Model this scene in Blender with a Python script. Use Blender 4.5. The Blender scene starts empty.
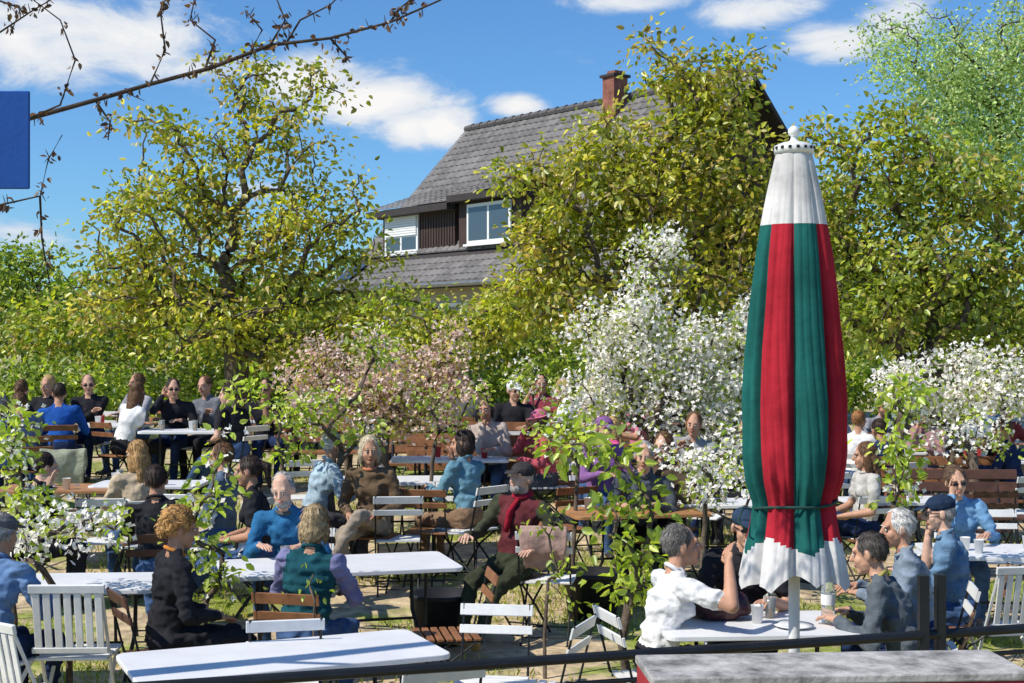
import bpy, math, random
import numpy as np
from mathutils import Vector, Matrix, noise as mnoise
random.seed(7); rng=np.random.default_rng(7)
scene=bpy.context.scene
F=1422.2; CH=2.4; VH=345.0
def sst(a,b,x):
    t=np.clip((x-a)/(b-a),0,1); return t*t*(3-2*t)
GD=[-50,5,8,11.4,14,17,22,30,60,1000]; GZ=[0,0,.08,.22,.45,.70,.76,.8,.9,.9]
def gnd(x,y):
    return np.interp(y,GD,GZ)*(1-.5*sst(0.5,4.0,np.asarray(x,float)))
def bx(u,d): return (u-512)/F*d
def hz(v,d): return CH+(VH-v)*d/F
# ------------------------------------------------------------ materials
def nm(name):
    m=bpy.data.materials.new(name); m.use_nodes=True
    nt=m.node_tree; return m,nt,nt.nodes,nt.links,nt.nodes['Principled BSDF']
_mc={}
def mat(name,color,rough=.75,var=.18,scale=6,bump=.15,bscale=45,metallic=0,spec=.4,dist=.01,hue=0):
    key=(name,tuple(color))
    if key in _mc: return _mc[key]
    m,nt,N,L,b=nm(name)
    tc=N.new('ShaderNodeTexCoord')
    n=N.new('ShaderNodeTexNoise'); n.inputs['Scale'].default_value=scale; n.inputs['Detail'].default_value=6; n.inputs['Roughness'].default_value=.65
    L.new(tc.outputs['Object'],n.inputs['Vector'])
    mr=N.new('ShaderNodeMapRange'); mr.inputs[1].default_value=.3; mr.inputs[2].default_value=.7
    mr.inputs[3].default_value=1-var*1.4; mr.inputs[4].default_value=1+var
    L.new(n.outputs['Fac'],mr.inputs[0])
    hs=N.new('ShaderNodeHueSaturation'); hs.inputs['Color'].default_value=(*color,1)
    L.new(mr.outputs[0],hs.inputs['Value']); L.new(hs.outputs[0],b.inputs['Base Color'])
    n2=N.new('ShaderNodeTexNoise'); n2.inputs['Scale'].default_value=bscale; n2.inputs['Detail'].default_value=4
    L.new(tc.outputs['Object'],n2.inputs['Vector'])
    bp=N.new('ShaderNodeBump'); bp.inputs['Strength'].default_value=bump; bp.inputs['Distance'].default_value=dist
    L.new(n2.outputs['Fac'],bp.inputs['Height']); L.new(bp.outputs[0],b.inputs['Normal'])
    b.inputs['Roughness'].default_value=rough; b.inputs['Metallic'].default_value=metallic
    b.inputs['Specular IOR Level'].default_value=spec
    _mc[key]=m; return m
def cloth(c): return mat('cloth',c,rough=.95,var=.25,scale=9,bump=.6,bscale=15,spec=.08,dist=.025)
def skinm(c=(.50,.27,.18)): return mat('skin',c,rough=.55,var=.1,scale=14,bump=.05,spec=.35)
def hairm(c): return mat('hair',c,rough=.6,var=.4,scale=45,bump=.6,bscale=70,spec=.3)
def attrmat(name,trans=.4,gloss=.05,rough=.4):
    m=bpy.data.materials.new(name); m.use_nodes=True; nt=m.node_tree; N=nt.nodes; L=nt.links
    N.remove(N['Principled BSDF']); out=N['Material Output']
    a=N.new('ShaderNodeAttribute'); a.attribute_name='Col'
    d=N.new('ShaderNodeBsdfDiffuse'); t=N.new('ShaderNodeBsdfTranslucent'); g=N.new('ShaderNodeBsdfGlossy'); g.inputs['Roughness'].default_value=rough
    L.new(a.outputs['Color'],d.inputs['Color'])
    hs=N.new('ShaderNodeHueSaturation'); hs.inputs['Saturation'].default_value=1.1; hs.inputs['Value'].default_value=1.7
    L.new(a.outputs['Color'],hs.inputs['Color']); L.new(hs.outputs[0],t.inputs['Color'])
    m1=N.new('ShaderNodeMixShader'); m1.inputs[0].default_value=trans; L.new(d.outputs[0],m1.inputs[1]); L.new(t.outputs[0],m1.inputs[2])
    m2=N.new('ShaderNodeMixShader'); m2.inputs[0].default_value=gloss; L.new(m1.outputs[0],m2.inputs[1]); L.new(g.outputs[0],m2.inputs[2])
    L.new(m2.outputs[0],out.inputs['Surface']); return m
LEAF=attrmat('leaf',.45,.05); PETAL=attrmat('petal',.25,.0); GRASSM=attrmat('grass_blade',.35,.02); TILE=attrmat('roof_tile',0,.05,.5)
BARK=mat('bark',(.12,.09,.065),rough=.95,var=.4,scale=14,bump=.9,bscale=30)
WHITE=mat('white_painted_wood',(.76,.76,.74),rough=.5,var=.12,scale=5,bump=.1)
WHITET=mat('white_table_top',(.76,.76,.77),rough=.4,var=.08,scale=2.5,bump=.04)
WOOD=mat('brown_wood',(.26,.11,.045),rough=.6,var=.35,scale=7,bump=.2)
WOODT=mat('orange_wood',(.42,.20,.08),rough=.55,var=.3,scale=5,bump=.15)
DWOOD=mat('dark_wood',(.10,.045,.03),rough=.6,var=.3)
STEEL=mat('dark_steel',(.02,.022,.025),rough=.45,var=.2,metallic=.3)
BLACKP=mat('black_plastic',(.015,.015,.017),rough=.5)
# ------------------------------------------------------------ mesh helpers
def link(o): scene.collection.objects.link(o); return o
def mkobj(name,verts,faces,mats,mi=None,smooth=False,parent=None):
    me=bpy.data.meshes.new(name); me.from_pydata([tuple(v) for v in verts],[],faces)
    for m in mats: me.materials.append(m)
    if mi is not None: me.polygons.foreach_set('material_index',np.asarray(mi,np.int32))
    if smooth: me.polygons.foreach_set('use_smooth',np.ones(len(me.polygons),bool))
    me.update(); o=link(bpy.data.objects.new(name,me))
    if parent: o.parent=parent
    return o
class MB:
    def __init__(s): s.v=[]; s.f=[]; s.m=[]; s.mats=[]
    def mi(s,m):
        if m not in s.mats: s.mats.append(m)
        return s.mats.index(m)
    def add(s,v,f,m):
        o=len(s.v); i=s.mi(m); s.v.extend([tuple(p) for p in v]); s.f.extend([tuple(a+o for a in q) for q in f]); s.m.extend([i]*len(f))
    def box(s,c,size,m,R=None,ch=0):
        hx,hy,hzz=[k/2 for k in size]
        P=np.array([(x,y,z) for x in(-hx,hx) for y in(-hy,hy) for z in(-hzz,hzz)],float)
        if R is not None: P=P@np.array(R).T
        P=P+np.array(c)
        s.add(P,[(0,1,3,2),(4,6,7,5),(0,4,5,1),(2,3,7,6),(0,2,6,4),(1,5,7,3)],m)
    def tube(s,pts,radii,m,n=6):
        pts=[np.array(p,float) for p in pts]; V=[];Fc=[]
        if not hasattr(radii,'__len__'): radii=[radii]*len(pts)
        for i,p in enumerate(pts):
            t=pts[min(i+1,len(pts)-1)]-pts[max(i-1,0)]; t=t/(np.linalg.norm(t)+1e-9)
            a=np.array((0,0,1.)) if abs(t[2])<.9 else np.array((1.,0,0))
            x=np.cross(t,a); x/=np.linalg.norm(x); y=np.cross(t,x)
            for k in range(n):
                an=2*math.pi*k/n; V.append(p+radii[i]*(math.cos(an)*x+math.sin(an)*y))
        for i in range(len(pts)-1):
            for k in range(n):
                Fc.append((i*n+k,i*n+(k+1)%n,(i+1)*n+(k+1)%n,(i+1)*n+k))
        Fc.append(tuple(range(n))); Fc.append(tuple((len(pts)-1)*n+k for k in range(n)))
        s.add(V,Fc,m)
    def lathe(s,c,prof,m,n=16):
        V=[];Fc=[]
        for r,z in prof:
            for k in range(n):
                a=2*math.pi*k/n; V.append((c[0]+r*math.cos(a),c[1]+r*math.sin(a),c[2]+z))
        for i in range(len(prof)-1):
            for k in range(n): Fc.append((i*n+k,i*n+(k+1)%n,(i+1)*n+(k+1)%n,(i+1)*n+k))
        s.add(V,Fc,m)
    def mesh(s,name,smooth=False):
        me=bpy.data.meshes.new(name); me.from_pydata(s.v,[],s.f)
        for m in s.mats: me.materials.append(m)
        me.polygons.foreach_set('material_index',np.asarray(s.m,np.int32))
        if smooth: me.polygons.foreach_set('use_smooth',np.ones(len(me.polygons),bool))
        me.update(); return me
    def obj(s,name,smooth=False,parent=None):
        o=link(bpy.data.objects.new(name,s.mesh(name,smooth)))
        if parent: o.parent=parent
        return o
def npquads(name,V,Q,col,mats,mi=None,parent=None,smooth=False):
    me=bpy.data.meshes.new(name); n=len(V); k=Q.shape[1]; m=len(Q)
    me.vertices.add(n); me.vertices.foreach_set('co',V.astype(np.float32).ravel())
    me.loops.add(m*k); me.loops.foreach_set('vertex_index',Q.astype(np.int32).ravel())
    me.polygons.add(m); me.polygons.foreach_set('loop_start',np.arange(0,m*k,k,dtype=np.int32))
    for q in mats: me.materials.append(q)
    if mi is not None: me.polygons.foreach_set('material_index',mi.astype(np.int32))
    if smooth: me.polygons.foreach_set('use_smooth',np.ones(m,bool))
    me.update(calc_edges=True)
    if col is not None:
        ca=me.color_attributes.new('Col','FLOAT_COLOR','POINT')
        c4=np.ones((n,4),np.float32); c4[:,:3]=col; ca.data.foreach_set('color',c4.ravel())
    o=link(bpy.data.objects.new(name,me))
    if parent: o.parent=parent
    return o
def unit(a): return a/(np.linalg.norm(a,axis=-1,keepdims=True)+1e-9)
def leafgeo(c,a,L,w=.32,nrm=None):
    N=len(c); a=unit(a); r=rng.normal(size=(N,3)) if nrm is None else nrm+rng.normal(size=(N,3))*.5
    s=unit(np.cross(a,r)); nn=np.cross(s,a); L=L[:,None]
    P=np.stack([c,c+a*L*.3+s*w*L*.85+nn*L*.10,c+a*L*.68+s*w*L*.7+nn*L*.06,c+a*L-nn*L*.12,c+a*L*.68-s*w*L*.7+nn*L*.06,c+a*L*.3-s*w*L*.85+nn*L*.10],1)
    V=P.reshape(-1,3); b=(np.arange(N)*6)[:,None]
    Q=np.concatenate([b+np.array([[0,3,2,1]]),b+np.array([[0,5,4,3]])],0)
    return V,Q
# ------------------------------------------------------------ trees
OLIVE=[(.42,.44,.05),(.54,.52,.08),(.30,.35,.04),(.60,.54,.12),(.20,.24,.03),(.44,.34,.09)]
FRESH=[(.38,.47,.06),(.29,.40,.05),(.48,.54,.09),(.20,.28,.03)]
PALE=[(.46,.58,.22),(.38,.50,.17),(.54,.62,.28)]
DARKG=[(.12,.18,.03),(.17,.24,.04),(.09,.14,.03),(.24,.30,.06)]
def tree(name,x,y,th,blobs,npl,ls,sig,pal,r0=.008,bl=None,blsize=.03,drop=0,trunk=True,sides=5,upl=.4,lw=.32):
    z0=float(gnd(x,y)); A=[]
    for (u,v,ru,rv,d,n) in blobs:
        c=np.array((bx(u,d),d,hz(v,d))); R=np.array((ru*d/F,max(ru,rv)*d/F*.8,rv*d/F))
        q=unit(rng.normal(size=(n,3)))*(rng.random((n,1))**.42); A.append(c+q*R)
    A=np.concatenate(A); A=A[A[:,2]>z0+.25]
    mb=MB()
    if trunk:
        nodes=[]; par=[]
        tt=max(2,int(th/.3)); lean=(A.mean(0)-np.array((x,y,z0)))*np.array((1,1,0))*.15
        for i in range(tt+1):
            f=i/tt; nodes.append(np.array((x,y,z0-.05))+np.array((0,0,th*f))+lean*f+np.array((random.gauss(0,.03),random.gauss(0,.03),0))*f*min(1,th)); par.append(i-1)
        order=np.argsort(np.linalg.norm(A-nodes[-1],axis=1)); br=[]
        NA=np.zeros((len(A)*4+len(nodes)+5,3)); NA[:len(nodes)]=nodes; cnt=len(nodes); st=int(tt*.5); path=np.zeros(len(NA))
        for j in order:
            p=A[j]; dd=np.linalg.norm(NA[st:cnt]-p,axis=1)+.25*path[st:cnt]
            k=int(np.argmin(dd))+st; q=NA[k]; Ln=np.linalg.norm(p-q); prev=k; ch=[k]
            for f in (.33,.67,1):
                w=q+(p-q)*f+np.array((0,0,.12*Ln*math.sin(math.pi*f)))+rng.normal(size=3)*.05*Ln*(f<1)
                NA[cnt]=w; par.append(prev); path[cnt]=path[k]+Ln*f; prev=cnt; ch.append(cnt); cnt+=1
            br.append(ch)
        w=np.zeros(cnt)
        for ch in br: w[ch[-1]]+=1
        for i in range(cnt-1,0,-1):
            if par[i]>=0: w[par[i]]+=w[i]
        rad=r0*np.maximum(w,.5)**.48
        mb.tube([NA[i] for i in range(tt+1)],[max(rad[i],rad[tt])*(1.25 if i==0 else 1) for i in range(tt+1)],BARK,8)
        for ch in br: mb.tube([NA[i] for i in ch],[min(rad[i],rad[ch[1]]*1.1) for i in ch],BARK,sides)
        obj=mb.obj(name,True)
    else: obj=None
    nc=len(A); wt=rng.random(nc)*1.3+.35; cnts=np.maximum(2,(npl*wt)).astype(int); ci=np.repeat(np.arange(nc),cnts); N=len(ci)
    off=rng.normal(size=(N,3))*sig*np.array((1,1,.7)); c=A[ci]+off
    if drop: c[:,2]-=rng.random(N)**1.0*drop
    a=unit(off)+rng.normal(size=(N,3))*.6; a[:,2]-=.35
    L=ls*(.6+.8*rng.random(N)); V,Q=leafgeo(c,a,L,lw,np.array([[0,0,1.]])*upl)
    pal=np.array(pal); cb=rng.integers(0,len(pal),nc); pick=np.where(rng.random(N)<.55,cb[ci],rng.integers(0,len(pal),N))
    col=pal[pick]*(.8+.4*rng.random((N,1)))*(.7+.6*rng.random((nc,1)))[ci]
    Vs=[V];Qs=[Q];Cs=[np.repeat(col,6,0)];Ms=[np.zeros(len(Q))]
    if bl:
        nb,bpal=bl; nn=nc*nb; ci=np.repeat(np.arange(nc),nb); c=A[ci]+rng.normal(size=(nn,3))*sig*.9
        keep=rng.random(nc)[ci]<.8; c=c[keep]; nn=len(c)
        ax=unit(rng.normal(size=(nn,3))+np.array((0,-.4,.6))); s=unit(np.cross(ax,rng.normal(size=(nn,3)))); t=np.cross(ax,s)
        bp=np.array(bpal)
        for k in range(4):
            an=k*math.pi/2; dr=s*math.cos(an)+t*math.sin(an)+ax*.25
            v2,q2=leafgeo(c,dr,np.full(nn,blsize)*(.8+.4*rng.random(nn)),.45,ax*4)
            Vs.append(v2); Qs.append(q2+sum(len(z) for z in Vs[:-1])); Cs.append(np.repeat(bp[rng.integers(0,len(bp),nn)],6,0)); Ms.append(np.ones(len(q2)))
    par_=obj; o=npquads('foliage' if obj else name,np.concatenate(Vs),np.concatenate(Qs),np.concatenate(Cs),[LEAF,PETAL],np.concatenate(Ms),parent=par_)
    return obj or o
WB=[(.88,.86,.80),(.88,.82,.78),(.84,.80,.72)]; PB=[(.66,.44,.37),(.76,.58,.50),(.54,.36,.26),(.84,.74,.66)]
tree('cherry_tree',bx(235,22),22,1.9,[(285,120,60,60,22,32),(205,150,55,50,22,30),(165,215,78,55,22,72),(290,225,78,60,22,82),(125,290,60,50,22,50),(240,310,115,60,22,120),(350,320,50,35,22,38),(330,75,35,28,22,7),(245,70,40,30,22,9),(150,130,50,25,22,8),(365,190,22,30,22,4),(365,255,28,30,22,8)],29,.10,.165,OLIVE,.010)
tree('cherry_tree',bx(650,20),20,1.8,[(705,100,50,38,20,46),(680,75,40,26,20,16),(580,165,60,30,20,42),(690,165,88,45,20,100),(620,215,100,45,20,110),(545,250,50,35,20,44),(760,220,70,60,20,74),(560,300,85,40,20,66),(700,290,90,50,20,74),(520,180,32,20,20,8),(640,50,30,14,20,3),(745,60,35,18,20,7),(600,125,30,14,20,6)],29,.10,.165,OLIVE,.009)
tree('cherry_tree',bx(905,18),18,1.6,[(880,150,55,40,18,38),(950,190,80,45,18,60),(850,215,62,50,18,60),(920,260,105,50,18,92),(1010,270,60,60,18,52),(870,310,95,45,18,70),(990,340,75,40,18,50),(825,130,28,20,18,7),(1010,190,40,30,18,16)],30,.09,.16,[(.32,.38,.05),(.44,.46,.07),(.20,.25,.03),(.44,.37,.09),(.36,.45,.06)],.009)
tree('birch_tree',bx(1000,30),30,6.5,[(960,50,60,50,30,85),(1010,110,60,60,30,100),(940,110,35,45,30,36),(1040,30,50,60,30,55),(900,25,35,28,30,22)],75,.085,.25,PALE,.007,drop=1.2)
tree('pine_tree',bx(30,34),34,2.2,[(0,300,60,40,34,60),(60,320,60,35,34,60),(30,262,40,22,34,12),(-70,270,70,70,34,50)],50,.13,.3,DARKG+FRESH,.012)
tree('apple_tree',bx(650,15),15,1.0,[(640,300,16,65,15,28),(655,350,58,45,15,52),(690,395,62,45,15,68),(610,340,42,38,15,26),(735,350,38,48,15,36),(720,430,45,35,15,44),(600,400,38,30,15,28),(664,245,12,22,15,7)],15,.055,.10,FRESH,.006,bl=(42,WB),blsize=.026)
tree('apple_tree',bx(385,14.2),14.2,.8,[(385,375,60,34,14.2,48),(430,385,42,32,14.2,36),(330,375,48,32,14.2,34),(365,415,55,22,14.2,30),(440,350,30,25,14.2,10),(420,415,35,20,14.2,16)],13,.05,.10,OLIVE+FRESH,.006,bl=(38,PB),blsize=.023)
tree('apple_tree',bx(330,12.6),12.6,.9,[(330,400,30,22,12.6,10),(300,420,35,20,12.6,10),(350,430,40,18,12.6,7),(370,350,28,28,12.6,9)],16,.06,.08,FRESH,.006,bl=(12,PB+WB),blsize=.022)
tree('apple_tree',bx(975,15),15,1.0,[(985,395,50,28,15,36),(940,410,30,25,15,20),(1015,375,25,25,15,16),(905,375,35,22,15,14),(960,370,40,20,15,14)],13,.05,.09,FRESH,.006,bl=(42,WB),blsize=.026)
tree('elder_bush',bx(460,21),21,1.0,[(455,325,60,26,21,38),(520,315,40,30,21,26),(410,345,45,22,21,22),(395,300,25,22,21,9)],30,.09,.15,FRESH+OLIVE,.008)
hb=[]
for i in range(26):
    u=-160+i*52; hb.append((u+random.uniform(-15,15),350+random.uniform(-22,10),48,random.uniform(24,44),random.uniform(24,27),32))
tree('hedge',0,30,1,hb,36,.12,.26,FRESH+OLIVE+DARKG,trunk=False)
hb=[]
for i in range(30):
    u=-160+i*45; hb.append((u+random.uniform(-15,15),392+random.uniform(-8,8),42,22,random.uniform(22,23.5),24))
tree('low_hedge',0,30,1,hb,36,.10,.22,DARKG+FRESH,trunk=False)
hb=[]
for i in range(40):
    u=-700+i*62; hb.append((u,318+random.uniform(-14,16),50,random.uniform(20,38),random.uniform(55,62),40))
tree('distant_trees',0,60,1,hb,30,.34,.7,DARKG+FRESH,trunk=False)
def shrub(x,d,blobs,n=26,ls=.085,sig=.07,pal=FRESH,bl=None,name='apple_sapling',th=.7):
    tree(name,x,d,th,[(u,v,a,b,d,c) for u,v,a,b,c in blobs],n,ls,sig,pal,.005,bl=bl,blsize=.022)
LIME=[(.42,.52,.06),(.33,.44,.05),(.50,.56,.10),(.24,.33,.04)]
shrub(bx(628,8.4),8.4,[(610,455,18,25,5),(612,520,16,22,5),(642,550,16,22,6),(628,592,20,20,7),(575,455,20,14,4),(648,500,10,18,3)],14,.072,pal=LIME,th=.9)
shrub(bx(205,9),9,[(222,470,10,50,5),(200,545,30,25,7),(215,590,22,22,5),(190,500,18,18,3)],15,.058,bl=(5,WB),pal=LIME)
shrub(bx(12,10),10,[(15,420,20,30,7),(25,500,30,25,7),(8,460,18,22,5)],20,.065,bl=(12,WB),pal=LIME)
shrub(bx(70,8.8),8.8,[(70,530,48,22,10),(30,545,25,18,6),(100,520,22,14,5)],10,.048,bl=(20,WB),pal=LIME)
shrub(bx(905,10),10,[(905,400,14,28,7),(895,450,16,25,6),(905,490,18,18,5)],17,.062,bl=(8,WB),pal=LIME)
shrub(bx(275,12),12,[(285,400,26,20,6),(245,385,20,20,4),(290,450,24,18,5)],18,.062,pal=LIME)
shrub(bx(575,12),12,[(560,425,22,16,6),(590,440,24,16,6),(545,445,18,12,3)],16,.068,bl=(6,WB),pal=LIME)
shrub(bx(700,11),11,[(715,470,26,30,9),(745,440,20,20,6),(680,455,20,16,5)],11,.05,bl=(24,WB))
shrub(bx(318,8.2),8.2,[(313,580,7,10,2)],7,.04)
shrub(bx(950,13),13,[(960,430,40,22,11),(1000,440,30,20,8)],9,.05,bl=(22,WB))
shrub(bx(425,13.2),13.2,[(430,400,30,20,8),(450,425,22,14,5),(475,395,20,16,4)],13,.055,bl=(18,PB))
shrub(bx(545,9.6),9.6,[(560,585,8,28,3),(548,520,12,16,3)],11,.055,pal=LIME)
shrub(bx(745,12),12,[(740,470,14,40,7),(700,500,16,18,4)],12,.05,bl=(18,WB))
shrub(bx(530,15.6),15.6,[(530,375,22,18,6),(555,395,18,12,3)],16,.06,bl=(12,WB),pal=LIME)
# ------------------------------------------------------------ foreground bare tree with the overhanging limb
def pp(u,v,d): return np.array((bx(u,d),d,hz(v,d)))
mb=MB(); tx,ty=bx(-230,6.2),6.2
DBARK=mat('dark_bark',(.055,.04,.03),rough=.95,var=.4,scale=14,bump=.9,bscale=30)
mb.tube([(tx,ty,-.1),(tx+.03,ty,1.2),(tx-.02,ty,2.4),(tx+.05,ty,3.4),(tx,ty,4.6),(tx+.1,ty,6)],[.11,.09,.08,.07,.05,.02],DBARK,10)
limb=[(tx+.05,ty,3.2),pp(-60,160,6.1),pp(30,118,6),pp(95,100,6),pp(150,84,6),pp(210,68,5.9),pp(270,45,5.9),pp(330,38,5.8),pp(390,22,5.8),pp(440,0,5.8),pp(480,-25,5.8)]
mb.tube(limb,[.03,.015,.011,.010,.009,.009,.008,.006,.005,.004,.003],DBARK,7)
subs=[[(30,118),(60,105),(75,60),(60,20),(20,-10)],[(-60,60),(0,32),(30,12),(60,-6)],[(150,84),(165,50),(160,10),(170,-10)],[(205,68),(215,40),(190,20),(195,-5)],[(270,45),(285,20),(275,-5)],[(250,52),(262,30),(245,10)],[(330,38),(345,55),(350,62)],[(-60,230),(0,205),(40,196),(48,160),(62,135)],[(40,196),(42,240),(50,285)],[(95,100),(110,122),(108,140)],[(285,45),(300,20),(330,5),(345,-10)],[(390,22),(400,8),(420,-8)],[(-60,-20),(20,8),(10,35)]]
buds=[]
for s in subs:
    P=[pp(u,v,5.9+.1*random.random()) for u,v in s]
    mb.tube(P,[.0055-.004*i/len(P) for i in range(len(P))],DBARK,5)
    for i in range(len(P)-1):
        for k in range(2):
            f=random.random(); buds.append(P[i]*(1-f)+P[i+1]*f)
for i in range(3,len(limb)-2):
    for k in range(3): f=random.random(); buds.append(limb[i]*(1-f)+limb[i+1]*f)
for b in buds:
    e=b+np.array((random.gauss(0,.02),random.gauss(0,.02),random.choice([-1,1])*.035)); mb.tube([b,(b+e)/2,e],[.002,.0022,.001],DBARK,4)
bt=mb.obj('bare_tree',True)
bc=np.array([b for b in buds for _ in range(4)])+rng.normal(size=(len(buds)*4,3))*.012
V,Q=leafgeo(bc,rng.normal(size=bc.shape)+np.array((0,0,-.7)),.022+.02*rng.random(len(bc)),.3)
npquads('dry_leaves',V,Q,np.repeat(np.array([(.12,.06,.03),(.07,.04,.02),(.17,.10,.05)])[rng.integers(0,3,len(bc))],6,0),[LEAF],parent=bt)
# ------------------------------------------------------------ ground
xs=np.concatenate([np.linspace(-600,-30,14),np.linspace(-28,28,113),np.linspace(30,600,14)])
ys=np.concatenate([np.linspace(-60,0,8),np.linspace(.5,34,68),np.linspace(38,60,8),np.linspace(80,900,16)])
X,Y=np.meshgrid(xs,ys); Z=gnd(X,Y)+.012*np.sin(X*2.1+Y)*np.cos(Y*1.7); nx=len(xs)
V=np.stack([X,Y,Z],-1).reshape(-1,3); i=np.arange(len(ys)-1)[:,None]*nx+np.arange(nx-1)[None]; i=i.ravel()
m,nt,N,L,b=nm('lawn_with_bare_soil')
tc=N.new('ShaderNodeTexCoord'); n1=N.new('ShaderNodeTexNoise'); n1.inputs['Scale'].default_value=.9; n1.inputs['Detail'].default_value=8; n1.inputs['Roughness'].default_value=.62
n2=N.new('ShaderNodeTexNoise'); n2.inputs['Scale'].default_value=9; n2.inputs['Detail'].default_value=8
L.new(tc.outputs['Object'],n1.inputs['Vector']); L.new(tc.outputs['Object'],n2.inputs['Vector'])
r1=N.new('ShaderNodeValToRGB'); r1.color_ramp.elements[0].position=.44; r1.color_ramp.elements[0].color=(.25,.29,.05,1); r1.color_ramp.elements[1].position=.54; r1.color_ramp.elements[1].color=(.52,.40,.25,1)
dv=N.new('ShaderNodeVectorMath'); dv.operation='DISTANCE'; L.new(tc.outputs['Object'],dv.inputs[0]); dv.inputs[1].default_value=(-.7,9.0,.1)
dm=N.new('ShaderNodeMapRange'); dm.inputs[1].default_value=.3; dm.inputs[2].default_value=2.2; dm.inputs[3].default_value=.14; dm.inputs[4].default_value=0; L.new(dv.outputs['Value'],dm.inputs[0])
ad=N.new('ShaderNodeMath'); ad.operation='ADD'; L.new(n1.outputs['Fac'],ad.inputs[0]); L.new(dm.outputs[0],ad.inputs[1])
L.new(ad.outputs[0],r1.inputs[0]); mr=N.new('ShaderNodeMapRange'); mr.inputs[1].default_value=.3; mr.inputs[2].default_value=.7; mr.inputs[3].default_value=.55; mr.inputs[4].default_value=1.35
L.new(n2.outputs['Fac'],mr.inputs[0]); hs=N.new('ShaderNodeHueSaturation'); L.new(r1.outputs[0],hs.inputs['Color']); L.new(mr.outputs[0],hs.inputs['Value']); L.new(hs.outputs[0],b.inputs['Base Color'])
bp=N.new('ShaderNodeBump'); bp.inputs['Strength'].default_value=.8; bp.inputs['Distance'].default_value=.03; L.new(n2.outputs['Fac'],bp.inputs['Height']); L.new(bp.outputs[0],b.inputs['Normal']); b.inputs['Roughness'].default_value=.95
npquads('ground',V,np.stack([i,i+1,i+1+nx,i+nx],1),None,[m],smooth=True)
n=60000; gy=6+13*rng.random(n)**.8; gx=(rng.random(n)-.5)*gy*.85
den=np.array([mnoise.noise(Vector((a*.9,c*.9,3.))) for a,c in zip(gx,gy)]); rr=np.hypot(gx+.7,gy-9.0); k=(den>-.05+.25*rng.random(n))&(rng.random(n)<np.clip((rr-.5)/1.3,.06,1)); gx=gx[k]; gy=gy[k]; n=len(gx)
c=np.stack([gx,gy,gnd(gx,gy)],1); a=np.stack([rng.normal(size=n)*.5,rng.normal(size=n)*.5,np.ones(n)],1)
V,Q=leafgeo(c,a,.025+.05*rng.random(n),.10)
gp=np.array([(.34,.40,.06),(.46,.47,.10),(.24,.31,.04),(.56,.49,.20)])
npquads('grass',V,Q,np.repeat(gp[rng.integers(0,4,n)],6,0),[GRASSM])
# ------------------------------------------------------------ house
E=np.array((.624,-.781,0)); Nn=np.array((-.781,-.624,0)); R0=np.array((-1.3,44,0))
def H(s,w,z): return R0+E*s+Nn*w+np.array((0,0,z))
house=link(bpy.data.objects.new('house',None)); house.location=(0,0,0)
WALL=mat('cream_plaster',(.46,.40,.31),rough=.9,var=.12,scale=1); CLAD=mat('brown_cladding',(.055,.032,.025),rough=.7,var=.2,scale=3)
FRAME=mat('window_frame_white',(.78,.78,.77),rough=.4,var=.03); BRK=mat('chimney_brick',(.28,.11,.075),rough=.9,var=.4,scale=5)
gm,nt,N,L,b=nm('window_glass'); b.inputs['Base Color'].default_value=(.05,.07,.09,1); b.inputs['Roughness'].default_value=.08; b.inputs['Specular IOR Level'].default_value=.9
def hbox(mb,s0,s1,w0,w1,z0,z1,m):
    P=[H(s,w,z) for s in(s0,s1) for w in(w0,w1) for z in(z0,z1)]
    mb.add(P,[(0,1,3,2),(4,6,7,5),(0,4,5,1),(2,3,7,6),(0,2,6,4),(1,5,7,3)],m)
mb=MB()
hbox(mb,.3,11.2,-4.4,4.4,.5,4.35,WALL)
mb.add([H(11.2,-4.2,4.35),H(11.2,4.2,4.35),H(11.2,0,8.9),H(.3,-4.2,4.35),H(.3,4.2,4.35),H(.3,0,8.9)],[(0,1,2),(3,5,4)],CLAD)
mb.obj('walls',parent=house)
mb=MB(); DK=mat('verge_board',(.04,.032,.03),rough=.7)
for sg in(1,-1):
    P=[(0,9.0),(4.1,4.68),(5.0,4.0)]
    for (w0,z0),(w1,z1) in zip(P[:-1],P[1:]):
        q=[H(s,sg*w,z+dz) for s in(-.2,11.7) for w,z in((w0,z0),(w1,z1)) for dz in(-.14,0)]
        mb.add(q,[(0,1,3,2),(4,6,7,5),(0,4,5,1),(2,3,7,6),(0,2,6,4),(1,5,7,3)],DK)
mb.tube([H(-.2,5.08,3.96),H(11.7,5.08,3.96)],.07,mat('zinc_gutter',(.25,.25,.25),metallic=.6,rough=.4),8)
mb.obj('roof_boards',parent=house)
V=[];Q=[];C=[]
def tile_field(f,s0,s1,t0,t1,dt=.30,ds=.26):
    nrow=int((t1-t0)/dt)
    for r in range(nrow):
        ta=t0+r*dt; tb=ta+dt*1.06; o=(r%2)*ds*.5; s=s0-o
        while s<s1-.01:
            a=max(s,s0); e=min(s+ds*.985,s1); s+=ds
            if e-a<.03: continue
            o_=len(V); j=random.uniform(-.006,.006); mid=(a+e)/2
            V.extend([f(a,ta,.0),f(mid,ta,.015),f(e,ta,.0),f(a,tb,.025+j),f(mid,tb,.045+j),f(e,tb,.025+j),f(a,tb,-.01),f(e,tb,-.01)])
            Q.extend([(o_,o_+1,o_+4,o_+3),(o_+1,o_+2,o_+5,o_+4),(o_+3,o_+5,o_+7,o_+6)])
            wv=1+.3*mnoise.noise(Vector((a*.8,ta*.8,1)))
            k=random.choice([.9,1,1.08,1.16,.82])*wv; C.extend([(.16*k,.148*k,.142*k)]*8)
LS=math.hypot(4.1,4.3)
def fmain(s,t,h): f=t/LS; return H(s,4.1*f+h*.72,9.05-4.3*f+h*.69)
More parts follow.
